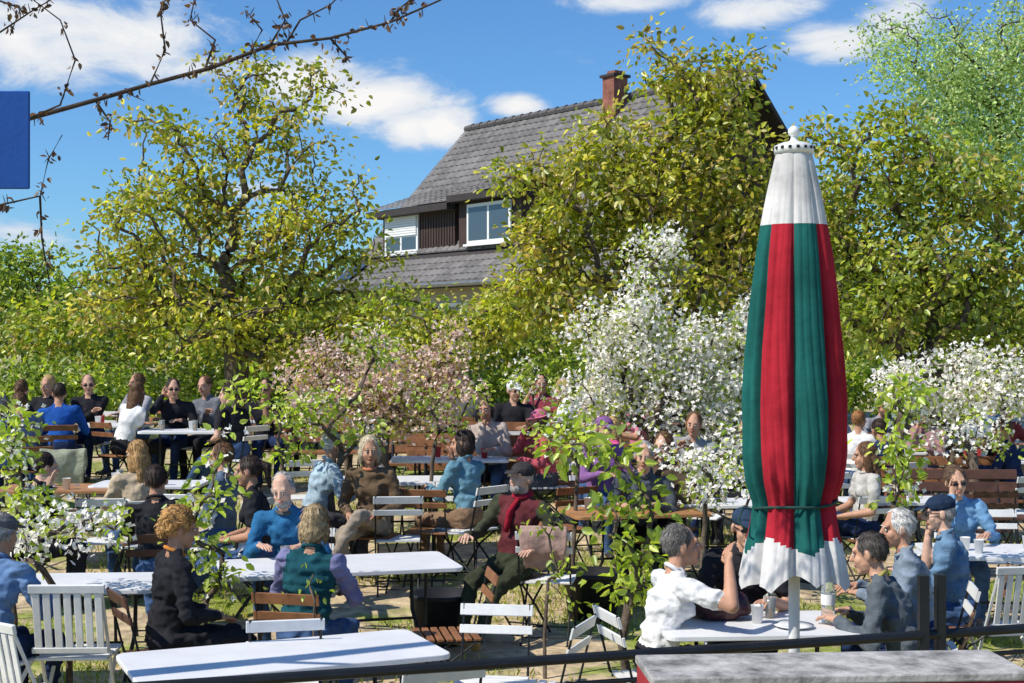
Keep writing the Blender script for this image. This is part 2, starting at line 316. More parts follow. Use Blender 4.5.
L2=math.hypot(.95,.7)
def fsk(s,t,h): f=t/L2; return H(s,4.1+.95*f+h*.6,4.75-.7*f+h*.8)
tile_field(fmain,-.25,11.75,0,LS); tile_field(fsk,-.25,11.75,0,L2+.1)
LD=math.hypot(2.1,.75)
def fd1(s,t,h): f=t/LD; return H(s,2.05+2.1*f+h*.3,6.95-.72*f+h*.9)
tile_field(fd1,.6,4.55,0,LD)
def fd2(s,t,h): f=t/LD; return H(s,2.05+2.15*f+h*.3,7.05-.65*f+h*.9)
tile_field(fd2,4.62,7.5,0,LD)
npquads('roof_tiles',np.array(V),np.array(Q),np.array(C),[TILE],parent=house)
mb=MB()
for s in np.arange(-.2,11.7,.4): mb.tube([H(s,0,9.1),H(s+.41,0,9.12)],[.10,.115],mat('ridge_tile',(.11,.10,.10),rough=.8),8)
mb.obj('ridge',parent=house)
mb=MB()
hbox(mb,.9,4.4,2.2,3.8,4.9,6.28,CLAD); hbox(mb,4.7,7.35,2.2,3.9,4.9,6.42,CLAD)
for k in range(28): s=.95+k*.125; hbox(mb,s,s+.085,3.8,3.825,4.92,6.24,CLAD)
hbox(mb,.6,4.55,4.12,4.2,6.02,6.2,DK); hbox(mb,4.62,7.5,4.18,4.26,6.18,6.36,DK)
hbox(mb,.6,4.55,2.6,4.12,6.02,6.1,DK); hbox(mb,4.62,7.5,2.6,4.18,6.18,6.26,DK)
mb.obj('dormers',parent=house)
mb=MB()
def win(s0,s1,w,z0,z1,nm_=2,shut=0):
    hbox(mb,s0,s1,w,w+.05,z0,z1,FRAME)
    ww=(s1-s0-.08)/nm_
    for i in range(nm_):
        a=s0+.08+i*ww; hbox(mb,a,a+ww-.09,w+.052,w+.058,z0+.09,z1-.09-(z1-z0)*shut,gm)
    if shut:
        for k in range(8):
            zz=z1-.06-k*(z1-z0)*shut/8; hbox(mb,s0+.05,s1-.05,w+.06,w+.085,zz-(z1-z0)*shut/8+.012,zz,FRAME)
    hbox(mb,s0-.06,s1+.06,w,w+.13,z0-.06,z0,FRAME)
win(1.1,2.75,3.83,4.98,6.05,2,.5); win(5.15,7.0,3.93,5.05,6.1,2)
for s in (1.6,4.5,6.6,9): win(s,s+1.3,4.4,2.2,3.5,2)
mb.obj('windows',parent=house)
mb=MB(); hbox(mb,6.75,7.2,.1,.6,8.0,9.6,BRK); hbox(mb,6.69,7.26,.04,.66,9.6,9.67,DK); hbox(mb,6.82,7.13,.2,.5,9.67,9.78,BRK); mb.obj('chimney',parent=house)
mb=MB()
P=[fsk(.15,.15,.1),fsk(.85,.15,.1),fsk(.85,.95,.1),fsk(.15,.95,.1)]; mb.add(P,[(0,1,2,3)],gm); mb.obj('skylights',parent=house)
# ------------------------------------------------------------ umbrella
ux,uy=bx(794,7.0),7.0; uz=float(gnd(ux,uy))
prof=[(150,17),(160,20),(190,27),(225,34),(260,40),(300,45),(350,50),(400,53),(450,53),(480,50),(503,43),(522,46),(545,50),(562,53),(584,56)]
pz=[hz(v,7) for v,_ in prof]; pr=[r*7/F for _,r in prof]; nz=120; na=320
def canv(c): return mat('canvas',c,rough=.9,var=.24,scale=4,bump=.25,bscale=9,spec=.1,dist=.03)
U_G=canv((.014,.112,.098)); U_R=canv((.39,.020,.034)); U_W=canv((.62,.60,.58))
A0=math.radians(168.8); V=[];Fc=[];Mi=[]
for i in range(nz+1):
    f=i/nz; z=pz[0]+(pz[-1]-pz[0])*f; R=float(np.interp(-z,[-q for q in pz],pr)); g=min(1,f*2.2)
    for k in range(na):
        th=2*math.pi*k/na+A0
        pid=((th-A0)/(math.pi/4)); pi_=int(pid)%8; fr=pid-int(pid)
        seam=math.exp(-(min(fr,1-fr)/.085)**2)
        oc=.38+.24*math.sin(pi_*2.3+1)+.08*math.sin(3*f+pi_)
        fold=math.exp(-((fr-oc)/.10)**2)*(.55+.45*math.sin(pi_*1.7+4*f))
        bul=math.sin(math.pi*fr)
        r=R*(.95+.05*bul)-R*g*(.16*seam+.10*fold)+.012*g*mnoise.noise(Vector((math.cos(th)*3,math.sin(th)*3,z*2.4)))-.0035*g*max(0,math.sin(th*37+3*math.sin(z*3)))
        cn=max(0,1-abs(z-hz(503,7))/.2)
        r-=R*.05*cn+.008*cn*math.sin(th*26)
        zz=z+(.05*abs(math.sin(math.pi*(fr-.5)))+.03*math.sin(3*th))*max(0,(f-.88)/.12)
        V.append((ux+r*math.cos(th),uy+r*math.sin(th),zz))
for i in range(nz):
    f=(i+.5)/nz
    for k in range(na):
        Fc.append((i*na+k,i*na+(k+1)%na,(i+1)*na+(k+1)%na,(i+1)*na+k)); p=int(k/(na/8)); th=2*math.pi*(k+.5)/na
        if f<.175 or f>.905+.02*math.sin(4*th+.6): Mi.append(2)
        else: Mi.append(0 if p%2==0 else 1)
umb=mkobj('closed_parasol',V,Fc,[U_G,U_R,U_W],Mi,True)
mb=MB(); PW=mat('white_metal',(.75,.75,.73),rough=.35,var=.05); zt=pz[0]
mb.lathe((ux,uy,0),[(.028,uz-.02),(.028,zt)],PW,14)
mb.lathe((ux,uy,zt),[(.0,-.02),(.095,-.02),(.10,.0),(.095,.02),(.06,.035),(.03,.04),(.018,.05),(.014,.065),(.026,.075),(.030,.09),(.026,.105),(.010,.118),(0,.12)],PW,20)
for k in range(16):
    a=k*math.pi/8; mb.box((ux+.088*math.cos(a),uy+.088*math.sin(a),zt+.006),(.03,.014,.014),STEEL,[[math.cos(a),-math.sin(a),0],[math.sin(a),math.cos(a),0],[0,0,1]])
zs=hz(503,7); GS=mat('dark_green_strap',(.01,.05,.04)); pts=[(ux+.205*math.cos(a),uy+.205*math.sin(a),zs+.015*math.sin(a*2)+.03*math.cos(a)) for a in np.linspace(0,2*math.pi,33)]; mb.tube(pts,.008,GS,6)
mb.tube([pts[16],(ux-.26,uy-.05,zs-.02),(ux-.29,uy-.08,zs-.08),(ux-.25,uy-.1,zs-.12)],.005,GS,6)
mb.lathe((ux,uy,uz),[(.0,.06),(.3,.06),(.32,.03),(.32,0)],mat('concrete',(.3,.3,.29),rough=.9),24)
o=mb.obj('pole_and_finial',True,umb)
# ------------------------------------------------------------ fence, counter, sign
mb=MB(); fa=np.array((-1.98,5.5)); fb=np.array((2.46,6.83)); fd=(fb-fa)/np.linalg.norm(fb-fa)
def fp(t,z): p=fa+fd*t; return (p[0],p[1],z)
mb.tube([fp(-3,1.04),fp(8,1.04)],.023,STEEL,8); mb.tube([fp(-3,.12),fp(8,.12)],.015,STEEL,6); mb.tube([fp(-3,.93),fp(8,.93)],.012,STEEL,5)
for t in (-1.6,4.08,4.17,6.3): mb.box(fp(t,.6 if t<4 else .66),(.045,.045,1.24 if t<4 else 1.32),STEEL)
for k in range(-30,90):
    t=k*.085
    mb.tube([fp(t,.12),fp(t+.78,.93)],.0028,STEEL,3); mb.tube([fp(t+.78,.12),fp(t,.93)],.0028,STEEL,3)
mb.obj('wire_mesh_fence')
mb=MB(); REDP=mat('red_paint',(.38,.015,.025),rough=.45,var=.12); CON=mat('weathered_slab',(.40,.38,.36),rough=.85,var=.5,scale=9,bump=.5)
ca=math.radians(4); Rz=[[math.cos(ca),-math.sin(ca),0],[math.sin(ca),math.cos(ca),0],[0,0,1]]
cx,cy=bx(826,4.95),4.92
mb.box((cx,cy,1.285),(1.29,.36,.03),CON,Rz); mb.box((cx,cy,1.23),(1.28,.35,.08),REDP,Rz); mb.box((cx,cy,.6),(1.2,.30,1.2),REDP,Rz)
o=mb.obj('red_counter'); bv=o.modifiers.new('b','BEVEL'); bv.width=.006; bv.segments=2
mb=MB(); BL=mat('blue_sign_paint',(.01,.07,.32),rough=.4,var=.05)
mb.box((bx(-25,5),5,hz(140,5)),(.385,.012,.345),BL); mb.tube([(bx(-30,5.05),5.05,-.1),(bx(-30,5.05),5.05,3.5)],.03,PW,10)
o=mb.obj('blue_sign'); bv=o.modifiers.new('b','BEVEL'); bv.width=.004
# ------------------------------------------------------------ furniture
def rot3(ax,a):
    return np.array(Matrix.Rotation(a,3,ax))
def chair_mesh(kind,sl,fr):
    mb=MB()
    if kind=='slat':
        for k in range(6): mb.box((0,-.16+k*.068,.45),(.42,.056,.018),sl)
        R=rot3('X',math.radians(12))
        def bk(x,z): return np.array((x,-.20,.46))+R@np.array((0,0,z))
        for k in range(7): mb.box(bk(-.18+k*.06,.22),(.042,.012,.36),sl,R)
        mb.box(bk(0,.43),(.44,.022,.05),sl,R); mb.box(bk(0,.05),(.44,.02,.035),sl,R)
        for sx in(-.2,.2):
            mb.tube([(sx,.2,.0),(sx,-.02,.3),bk(sx,.42)],.013,sl,6); mb.tube([(sx*.9,-.24,.0),(sx*.9,.18,.44)],.013,sl,6)
        mb.tube([(-.2,.17,.05),(.2,.17,.05)],.008,fr,5)
    else:
        for k in range(7): mb.box((0,-.17+k*.058,.45),(.40,.042,.016),sl)
        R=rot3('X',math.radians(14))
        def bk(x,z): return np.array((x,-.20,.46))+R@np.array((0,0,z))
        mb.box(bk(0,.36),(.42,.014,.065),sl,R); mb.box(bk(0,.25),(.42,.014,.05),sl,R)
        for sx in(-.19,.19):
            mb.tube([(sx,.24,.0),(sx,.02,.3),bk(sx,.0),bk(sx,.40)],.009,fr,6); mb.tube([(sx*.9,-.26,.0),(sx*.9,-.02,.25),(sx*.9,.19,.44)],.009,fr,6)
            mb.tube([(sx,-.19,.435),(sx,.2,.435)],.008,fr,5)
        mb.tube([(-.19,.2,.05),(.19,.2,.05)],.007,fr,5); mb.tube([(-.17,-.22,.05),(.17,-.22,.05)],.007,fr,5)
    return mb.mesh('garden_chair')
CM={'slat':chair_mesh('slat',WHITE,STEEL),'white':chair_mesh('b',WHITE,STEEL),'brown':chair_mesh('b',WOOD,STEEL),'dark':chair_mesh('b',DWOOD,STEEL)}
def inst(name,me,x,y,a=0,z=None,bev=0):
    o=link(bpy.data.objects.new(name,me)); o.location=(x,y,float(gnd(x,y)) if z is None else z); o.rotation_euler=(0,0,math.radians(a))
    if bev: b=o.modifiers.new('bevel','BEVEL'); b.width=bev; b.segments=1
    return o
def chair(u,d,a,kind='white'): return inst('folding_chair',CM[kind],bx(u,d),d,a,bev=.003)
def table(u,d,a,L=1.5,W=.7,top=WHITET,x=None,name='garden_table'):
    mb=MB(); r=.06; P=[]
    for cx_,cy_,a0 in((L/2-r,W/2-r,0),(-L/2+r,W/2-r,90),(-L/2+r,-W/2+r,180),(L/2-r,-W/2+r,270)):
        for k in range(6): t=math.radians(a0+k*18); P.append((cx_+r*math.cos(t),cy_+r*math.sin(t)))
    n=len(P); V=[]
    for z,sc in((.712,-.004),(.716,0),(.736,0),(.740,-.004)):
        for px,py in P:
            l=math.hypot(px,py); V.append((px*(1+sc/l),py*(1+sc/l),z))
    Fc=[tuple(range(n))[::-1],tuple(3*n+k for k in range(n))]
    for j in range(3):
        for k in range(n): Fc.append((j*n+k,j*n+(k+1)%n,(j+1)*n+(k+1)%n,(j+1)*n+k))
    mb.add(V,Fc,top)
    for sx in(-L/2+.25,L/2-.25):
        mb.tube([(sx-.0,-W/2+.08,.70),(sx,-W/2+.12,.35),(sx,W/2-.06,.0)],.014,STEEL,6); mb.tube([(sx+.03,W/2-.08,.70),(sx+.03,W/2-.12,.35),(sx+.03,-W/2+.06,.0)],.014,STEEL,6)
        mb.tube([(sx,-W/2+.06,.703),(sx,W/2-.06,.703)],.011,STEEL,6)
    mb.tube([(-L/2+.25,0,.34),(L/2-.25,0,.34)],.010,STEEL,6)
    X=bx(u,d) if x is None else x
    o=link(bpy.data.objects.new(name,mb.mesh(name))); o.location=(X,d,float(gnd(X,d))); o.rotation_euler=(0,0,math.radians(a))
    return o
def bench(u,d,a,L=2.2,m=WOOD):
    mb=MB()
    for k in range(3): mb.box((0,-.15+k*.13,.45),(L,.11,.03),m)
    R=rot3('X',math.radians(10))
    for k in range(3): mb.box((0,-.25-.02*k,.60+k*.125),(L,.025,.10),m,R)
    for sx in(-L/2+.2,0,L/2-.2):
        mb.tube([(sx,-.2,.43),(sx,-.32,.92)],.018,STEEL,6); mb.tube([(sx,.15,.43),(sx,.2,0)],.018,STEEL,6); mb.tube([(sx,-.18,.43),(sx,-.28,0)],.018,STEEL,6)
    inst('wooden_bench',mb.mesh('wooden_bench'),bx(u,d),d,a,bev=.004)
def draped(u,d,a,colr,w=.44,front=.25,back=.42,seed=0,name='draped_jacket'):
    V=[];Fc=[];nu=22;path=[(-.235+.0,.86-back),(-.285,max(.70,.90-back)),(-.315,.84),(-.302,.885),(-.27,.875),(-.235,.80),(-.20,.88-front)]
    pts=[]
    for (y0,z0),(y1,z1) in zip(path[:-1],path[1:]):
        for k in range(4): pts.append((y0+(y1-y0)*k/4,z0+(z1-z0)*k/4))
    pts.append(path[-1]); npt=len(pts)
    for j,(y,z) in enumerate(pts):
        for k in range(nu):
            x=-w/2+w*k/(nu-1); nz_=mnoise.noise(Vector((x*9+seed,z*3,j*.1))); e=(1 if y<-.27 else -1); h=abs(j/npt-.5)*2
            V.append((x*(1-.22*h*h+.10*mnoise.noise(Vector((z*6,seed,0)))),y-e*.012-.03*nz_,z+.014*mnoise.noise(Vector((x*7,seed,2)))+.10*h**3*mnoise.noise(Vector((x*6,seed,5)))))
    for j in range(npt-1):
        for k in range(nu-1): Fc.append((j*nu+k,j*nu+k+1,(j+1)*nu+k+1,(j+1)*nu+k))
    o=mkobj(name,V,Fc,[cloth(colr)],None,True); X=bx(u,d); o.location=(X,d,float(gnd(X,d))); o.rotation_euler=(0,0,math.radians(a)); so_=o.modifiers.new('s','SOLIDIFY'); so_.thickness=.012
gl,nt,N,L,b=nm('clear_glass'); b.inputs['Base Color'].default_value=(.9,.95,.95,1); b.inputs['Roughness'].default_value=.05; b.inputs['Transmission Weight'].default_value=.85; b.inputs['IOR'].default_value=1.3
AMB=mat('beer',(.55,.25,.03),rough=.15,var=.05); REDC=mat('red_cup',(.5,.03,.03),rough=.4); PAP=mat('paper_white',(.8,.8,.78),rough=.6,var=.03)
mb=MB(); mb.lathe((0,0,0),[(0,0),(.028,0),(.034,.12),(.032,.12),(.027,.01),(0,.01)],gl,14); mb.lathe((0,0,0),[(0,.012),(.026,.012),(.029,.08),(0,.08)],AMB,12); BEER=mb.mesh('beer_glass',True)
mb=MB(); mb.lathe((0,0,0),[(0,0),(.028,0),(.038,.10),(.040,.10),(.036,.098),(.027,.008),(0,.008)],PAP,14); CUP=mb.mesh('paper_cup',True)
mb=MB(); mb.lathe((0,0,0),[(0,0),(.027,0),(.036,.10),(.039,.10),(.035,.098),(.026,.008),(0,.008)],REDC,14); RCUP=mb.mesh('red_cup',True)
mb=MB(); mb.lathe((0,0,0),[(0,0),(.036,0),(.04,.01),(.037,.05),(.04,.09),(.037,.13),(.04,.17),(.038,.2),(.016,.25),(.015,.265)],gl,16); mb.lathe((0,0,.262),[(.017,0),(.017,.022),(0,.024)],REDC,12); mb.lathe((0,0,.1),[(.0405,0),(.0405,.06)],PAP,16); BOT=mb.mesh('water_bottle',True)
mb=MB(); mb.lathe((0,0,0),[(0,0),(.06,0),(.11,.014),(.112,.018),(.06,.006),(0,.006)],PAP,20); PLATE=mb.mesh('plate',True)
PR=[('beer_glass',BEER),('paper_cup',CUP),('red_cup',RCUP),('plate',PLATE),('beer_glass',BEER),('paper_cup',CUP)]
def onto(o,items):
    a=o.rotation_euler[2]
    for nm_,me,px,py in items:
        x=o.location.x+px*math.cos(a)-py*math.sin(a); y=o.location.y+px*math.sin(a)+py*math.cos(a)
        inst(nm_,me,x,y,random.random()*360,z=o.location.z+.741)
def rand_items(o,n,L,W=.6):
    onto(o,[(*random.choice(PR),random.uniform(-L/2+.1,L/2-.1),random.uniform(-W/2+.08,W/2-.08)) for _ in range(n)])
TA=table(0,7.36,24,1.6,.72,x=-1.18)
TB=table(45,9.2,4,1.5,.7); rand_items(TB,1,1)
TC=table(338,9.8,16,1.6,.8); onto(TC,[('beer_glass',BEER,-.35,.1),('red_cup',RCUP,-.3,-.05)])
TD=table(752,8.1,4,1.1,.7); onto(TD,[('paper_cup',CUP,.03,.0),('water_bottle',BOT,.44,.0),('beer_glass',BEER,.14,.14),('plate',PLATE,.2,-.15)])
TE=table(1030,10.8,-6,1.6,.75); rand_items(TE,5,1.3)
TF=table(388,13.4,3,1.35,.7); rand_items(TF,3,1.1)
TG=table(635,12,12,1.2,.7,WOODT); rand_items(TG,3,1)
TH=table(85,13.0,2,1.5,.7,WOODT); rand_items(TH,4,1.2)
TI=table(195,16.6,0,1.2,.65); rand_items(TI,4,1)
TJ=table(95,17.2,0,1.3,.65); rand_items(TJ,4,1)
TK=table(285,18,0,1.2,.6); rand_items(TK,3,1)
TL=table(895,13.4,5,1.0,.6); rand_items(TL,3,.8)
TM=table(1015,16.5,0,1.6,.6); rand_items(TM,4,1.3)
TN=table(720,12.6,4,.8,.6); rand_items(TN,2,.6)
TO=table(560,16.5,0,1.4,.6); rand_items(TO,4,1.2)
TP=table(870,17.5,0,1.3,.6); rand_items(TP,3,1.1)
TQ=table(150,13.2,0,1.0,.6); rand_items(TQ,4,.9)
TR=table(450,14.6,2,1.2,.6); rand_items(TR,3,1)
TS=table(425,17.8,0,1.3,.6); rand_items(TS,3,1)
table(960,19.3,0,1.4,.6); table(740,18.6,0,1.4,.6)
bench(500,14.8,178,2.0); bench(480,16.0,180,2.4); bench(955,15.3,182,1.6); bench(960,14.2,178,1.3,DWOOD); bench(330,16.8,180,1.4); bench(925,18.2,180,2.2); bench(700,17.5,180,2.4)
for a in [(80,8.55,2,'slat'),(36,7.6,-35,'slat'),(489,7.85,172,'white'),(533,7.75,70,'white'),(283,7.95,12,'white'),(330,6.55,22,'white'),(422,6.9,25,'white'),(252,6.25,22,'white'),(398,12.2,5,'white'),(548,10.7,-8,'white'),(447,9.0,100,'brown'),(455,12.5,180,'white'),(232,12.0,60,'white'),(1000,12,175,'white'),(1005,9.4,10,'slat'),(930,12.3,30,'white'),(860,13,20,'white'),(985,13.5,0,'dark'),(700,13.4,160,'white'),(655,13.2,190,'brown'),(560,12.6,30,'brown'),(105,12.1,10,'white'),(185,12.3,-10,'white'),(300,14,20,'white'),(1015,14.5,20,'white'),(820,14.5,10,'white'),(770,13,-20,'white'),(430,12.5,-10,'brown'),(70,14.4,5,'white')]: chair(*a)
draped(548,10.7,-8,(.45,.30,.25),w=.36,back=.30,front=.2,seed=3); draped(70,14.4,5,(.36,.38,.28),w=.46,back=.45,seed=8)
mb=MB(); mb.lathe((0,0,0),[(0,0),(.19,0),(.235,.33),(.25,.34),(.25,.37),(.225,.37),(.20,.30),(0,.30)],BLACKP,28); TUB=mb.mesh('black_tub',True)
inst('black_tub',TUB,bx(442,10.6),10.6); inst('black_tub',TUB,bx(592,11.4),11.4)
# ------------------------------------------------------------ people
LAT=[-72,-45,-15,15,45,72]
def sph_t(nu):
    V=[(0,0,-1)]; Fc=[]
    for la in LAT:
        for k in range(nu): a=2*math.pi*k/nu; V.append((math.cos(math.radians(la))*math.cos(a),math.cos(math.radians(la))*math.sin(a),math.sin(math.radians(la))))
    V.append((0,0,1)); n=len(LAT)
    for k in range(nu): Fc.append((0,1+(k+1)%nu,1+k)); Fc.append((len(V)-1,1+(n-1)*nu+k,1+(n-1)*nu+(k+1)%nu))
    for j in range(n-1):
        for k in range(nu): Fc.append((1+j*nu+k,1+j*nu+(k+1)%nu,1+(j+1)*nu+(k+1)%nu,1+(j+1)*nu+k))
    return np.array(V),Fc
S12=sph_t(12); S6=sph_t(6)
A3=lambda *a: np.array(a,float)
def frame(t):
    t=t/(np.linalg.norm(t)+1e-9); a=A3(0,0,1) if abs(t[2])<.9 else A3(0,1,0)
    x=np.cross(a,t); x/=np.linalg.norm(x); return np.stack([x,np.cross(t,x),t],1)
def pmesh(p,T=S12):
    V,Fc=T
    if p[0]=='e': return (V*p[3])@p[2].T+p[1],Fc
    _,a,b,r0,r1=p[:5]; R=frame(b-a); W=V@R.T
    return np.where((V[:,2]>0)[:,None],W*r1+b,W*r0+a),Fc
def pdist(p,X):
    if p[0]=='e':
        q=(X-p[1])@p[2]; k0=np.linalg.norm(q/p[3],axis=1); k1=np.linalg.norm(q/p[3]**2,axis=1)+1e-9; return k0*(k0-1)/k1
    _,a,b,r0,r1=p[:5]; ba=b-a; h=np.clip(((X-a)@ba)/(ba@ba+1e-9),0,1); return np.linalg.norm(X-a-h[:,None]*ba,axis=1)-(r0+(r1-r0)*h)
def remesh(prims,vox,sm):
    vs=[];fs=[];o=0
    for p,_ in prims:
        v,f=pmesh(p); vs.append(v); fs.extend([tuple(a+o for a in q) for q in f]); o+=len(v)
    me=bpy.data.meshes.new('t'); me.from_pydata(np.concatenate(vs).tolist(),[],fs); ob=bpy.data.objects.new('t',me); link(ob)
    r=ob.modifiers.new('r','REMESH'); r.mode='VOXEL'; r.voxel_size=vox
    if sm: s=ob.modifiers.new('s','SMOOTH'); s.factor=.5; s.iterations=sm
    dg=bpy.context.evaluated_depsgraph_get(); em=ob.evaluated_get(dg).to_mesh()
    n=len(em.vertices); V=np.zeros(n*3); em.vertices.foreach_get('co',V); V=V.reshape(-1,3)
    lt=np.zeros(len(em.polygons),np.int32); em.polygons.foreach_get('loop_total',lt); li=np.zeros(len(em.loops),np.int32); em.loops.foreach_get('vertex_index',li)
    nr=np.zeros(n*3); em.vertices.foreach_get('normal',nr); nr=nr.reshape(-1,3)
    fc=[];k=0
    for t in lt: fc.append(tuple(li[k:k+t].tolist())); k+=t
    if (lt==4).all(): cen=V[li.reshape(-1,4)].mean(1)
    else: cen=np.array([V[list(f)].mean(0) for f in fc])
    D=np.stack([pdist(p,cen) for p,_ in prims],1); tag=D.argmin(1); tags=[prims[i][1] for i in tag]
    ob.evaluated_get(dg).to_mesh_clear(); bpy.data.objects.remove(ob); bpy.data.meshes.remove(me)
    return V,nr,fc,tags,cen
def ik(a,b,l1,l2,pole):
    d=b-a; Ld=np.linalg.norm(d); dh=d/Ld; Lc=min(Ld,.995*(l1+l2)); b=a+dh*Lc; x=(l1*l1-l2*l2+Lc*Lc)/(2*Lc); h=math.sqrt(max(l1*l1-x*x,0)); p=pole-dh*(pole@dh); p/=np.linalg.norm(p)+1e-9
    return a+dh*x+p*h,b
ARMS={'table':((-.16,.40,.80),(.16,.40,.80)),'lap':((-.13,.27,.67),(.13,.27,.67)),'drink':((-.18,.36,.80),(.09,.24,1.08)),'gest':((-.14,.44,.80),(.20,.36,1.10)),
 'chin':((-.10,.38,.80),(.05,.22,1.02)),'cross':((.10,.24,.88),(-.10,.26,.86)),'phone':((-.08,.36,.92),(.08,.36,.93)),'rest':((-.30,.20,.70),(.20,.35,.78)),'wide':((-.38,.30,.82),(.34,.32,.80))}
SK=[(.58,.33,.22),(.52,.28,.18),(.64,.39,.28),(.47,.25,.155)]
def person(u,d,hd,top=(.05,.05,.06),pants=(.03,.04,.09),hair=(.06,.03,.02),hs='short',arms='table',lean=8,yaw=0,pitch=-8,name='seated_man',sleeve='long',slc=None,hat=None,hatc=(.03,.03,.04),gl_=False,beard=None,legs='n',ch='white',sk=None,shoe=(.04,.035,.03),fem=False,s=1.0,collar=None,dz=0,x=None,puff=False,scarf=None,tilt=0):
    q=0 if d<10.2 else (1 if d<13.6 else 2); X=bx(u,d) if x is None else x
    sk=SK[int(u*7+d*3)%4] if sk is None else sk
    hip=A3(0,0,.555); la=math.radians(lean); tl=math.sin(math.radians(tilt)); t=unit(A3(tl,math.sin(la),math.cos(la))); fw=unit(A3(0,math.cos(la),-math.sin(la))); xr=np.cross(fw,t); Rt=np.stack([xr,fw,t],1)
    sw=.165 if fem else .19; P=[]; X_=[]
    bw=.93 if fem else 1.0
    if puff: bw*=1.08
    P.append((('e',hip+t*.01,Rt,A3(.172,.125,.115)),'pants')); P.append((('e',hip+t*.13,Rt,A3(.150*bw+.008,.118,.15)),'top')); P.append((('e',hip+t*.32,Rt,A3(.172*bw,.118,.18)),'top'))
    P.append((('c',hip+t*.435-xr*(sw-.05),hip+t*.435+xr*(sw-.05),.066,.066),'top'))
    for sx in(-1,1):
        P.append((('c',hip+t*.445+xr*sx*.10,hip+t*.505+xr*sx*.025,.048,.042),'top'))
        if fem: P.append((('e',hip+t*.31+xr*sx*.07+fw*.085,Rt,A3(.06,.055,.06)),'top'))
    nb=hip+t*.50; hc=nb+A3(0,.025+.25*math.sin(la)*.3,.145)
    P.append((('c',hip+t*.46,hc+A3(0,-.015,-.03),.056,.05),'skin'))
    AR=ARMS[arms] if isinstance(arms,str) else arms
    slt={'long':('sleeve','sleeve'),'short':('sleeve','skin'),'none':('skin','skin'),'roll':('sleeve','skin')}[sleeve]
    for i,sx in enumerate((-1,1)):
        sh=hip+t*.435+xr*sx*sw; w=A3(*AR[i])
        el,w=ik(sh,w,.285,.255,A3(sx*.6,-.45,-1))
        ex=.009 if slt[0]=='sleeve' else 0
        if sleeve=='short':
            m_=sh+(el-sh)*.62; P.append((('c',sh,m_,.064,.062),'sleeve')); P.append((('c',m_,el,.044,.041),'skin'))
        else: P.append((('c',sh,el,.056+ex,.043+ex),slt[0]))
        ex2=ex*(slt[1]=='sleeve')
        P.append((('c',el,el+(w-el)*.45,.043+ex2,.040+ex2),slt[1]))
        P.append((('c',el+(w-el)*.45,w-(w-el)*.06,.040+ex2,.030+ex2),slt[1]))
        hd_=(w-el)/np.linalg.norm(w-el)
        if abs(w[2]-.80)<.03: hd_=unit(hd_*A3(1,1,.15)+A3(-sx*.15,0,0))
        P.append((('c',w-hd_*.03,w+hd_*.02,.027,.026),'skin'))
        dn=A3(0,0,-1) if abs(hd_[2])<.8 else A3(0,1,0)
        if w[2]>.95: dn=A3(-sx*.4,.9,0)
        sd=unit(np.cross(hd_,dn)); pn=np.cross(sd,hd_); pn=pn if pn@dn>0 else -pn
        Rh=np.stack([sd,pn,hd_],1); P.append((('e',w+hd_*.055,Rh,A3(.041,.017,.05)),'skin'))
        ths=sd if (sd@A3(-sx,0,0.2))>0 else -sd
        for k in range(4):
            fo=(-.030+.020*k); ln=[.062,.074,.070,.055][k if (sd@ths)<0 else 3-k]; b0=w+hd_*.090+sd*fo; cu=.25+.1*k+ (.35 if w[2]>.95 else 0)
            d1=unit(hd_+pn*cu*.6+sd*fo*2); b1=b0+d1*ln*.5; d2=unit(hd_+pn*(cu*1.8)); b2=b1+d2*ln*.5
            X_.append((('c',b0-d1*.015,b1,.0098,.0088),'skin')); X_.append((('c',b1,b2,.0088,.0072),'skin'))
        b0=w+hd_*.03+ths*.028; b1=b0+unit(hd_*.7+ths*.75+pn*.2)*.036; b2=b1+unit(hd_+ths*.25+pn*.3)*.03
        X_.append((('c',b0,b1,.013,.0105),'skin')); X_.append((('c',b1,b2,.0105,.008),'skin'))
    LG={'n':((-.10,.43,.085),(.10,.43,.085)),'out':((-.10,.72,.09),(.06,.66,.09)),'tuck':((-.1,.25,.085),(.12,.30,.085)),'w':((-.22,.40,.085),(.22,.40,.085)),'x':((.16,.60,.33),(.10,.42,.085))}
    for i,sx in enumerate((-1,1)):
        h0=hip+A3(sx*.095,.02,-.03); ft=A3(*LG[legs][i]); kn,ft=ik(h0,ft,.44,.43,A3(sx*.12,.6,1))
        P.append((('c',hip+A3(sx*.08,0,-.02),h0+(kn-h0)*.25,.098,.092),'pants')); P.append((('c',h0+(kn-h0)*.2,kn,.092,.062),'pants')); P.append((('c',kn,kn+(ft-kn)*.4,.062,.058),'pants')); P.append((('c',kn+(ft-kn)*.4,ft,.058,.046),'pants'))
        an=unit(ft-kn); fdir=unit(A3(sx*.2,1,0)-an*(an@A3(0,1,0))*.8) if legs=='x' and i==0 else unit(A3(sx*.22,1,0))
        if legs=='out': fdir=unit(A3(sx*.3,.8,.45))
        Rf=frame(fdir); P.append((('c',ft+A3(0,0,-.03)-fdir*.03,ft+A3(0,0,-.04)+fdir*.13,.040,.034),'shoe'))
        P.append((('e',ft+A3(0,0,-.038)+fdir*.05,Rf,A3(.045,.035,.12)),'shoe'))
    V1,N1,F1,T1,_c=remesh(P,[.012,.017,.024][q],[3,2,2][q])
    amp=[.013,.011,.006][q]; isc=np.zeros(len(V1),bool)
    for f,tg in zip(F1,T1):
        if tg!='skin': isc[list(f)]=True
    off=np.zeros(len(V1)); so=u*.37
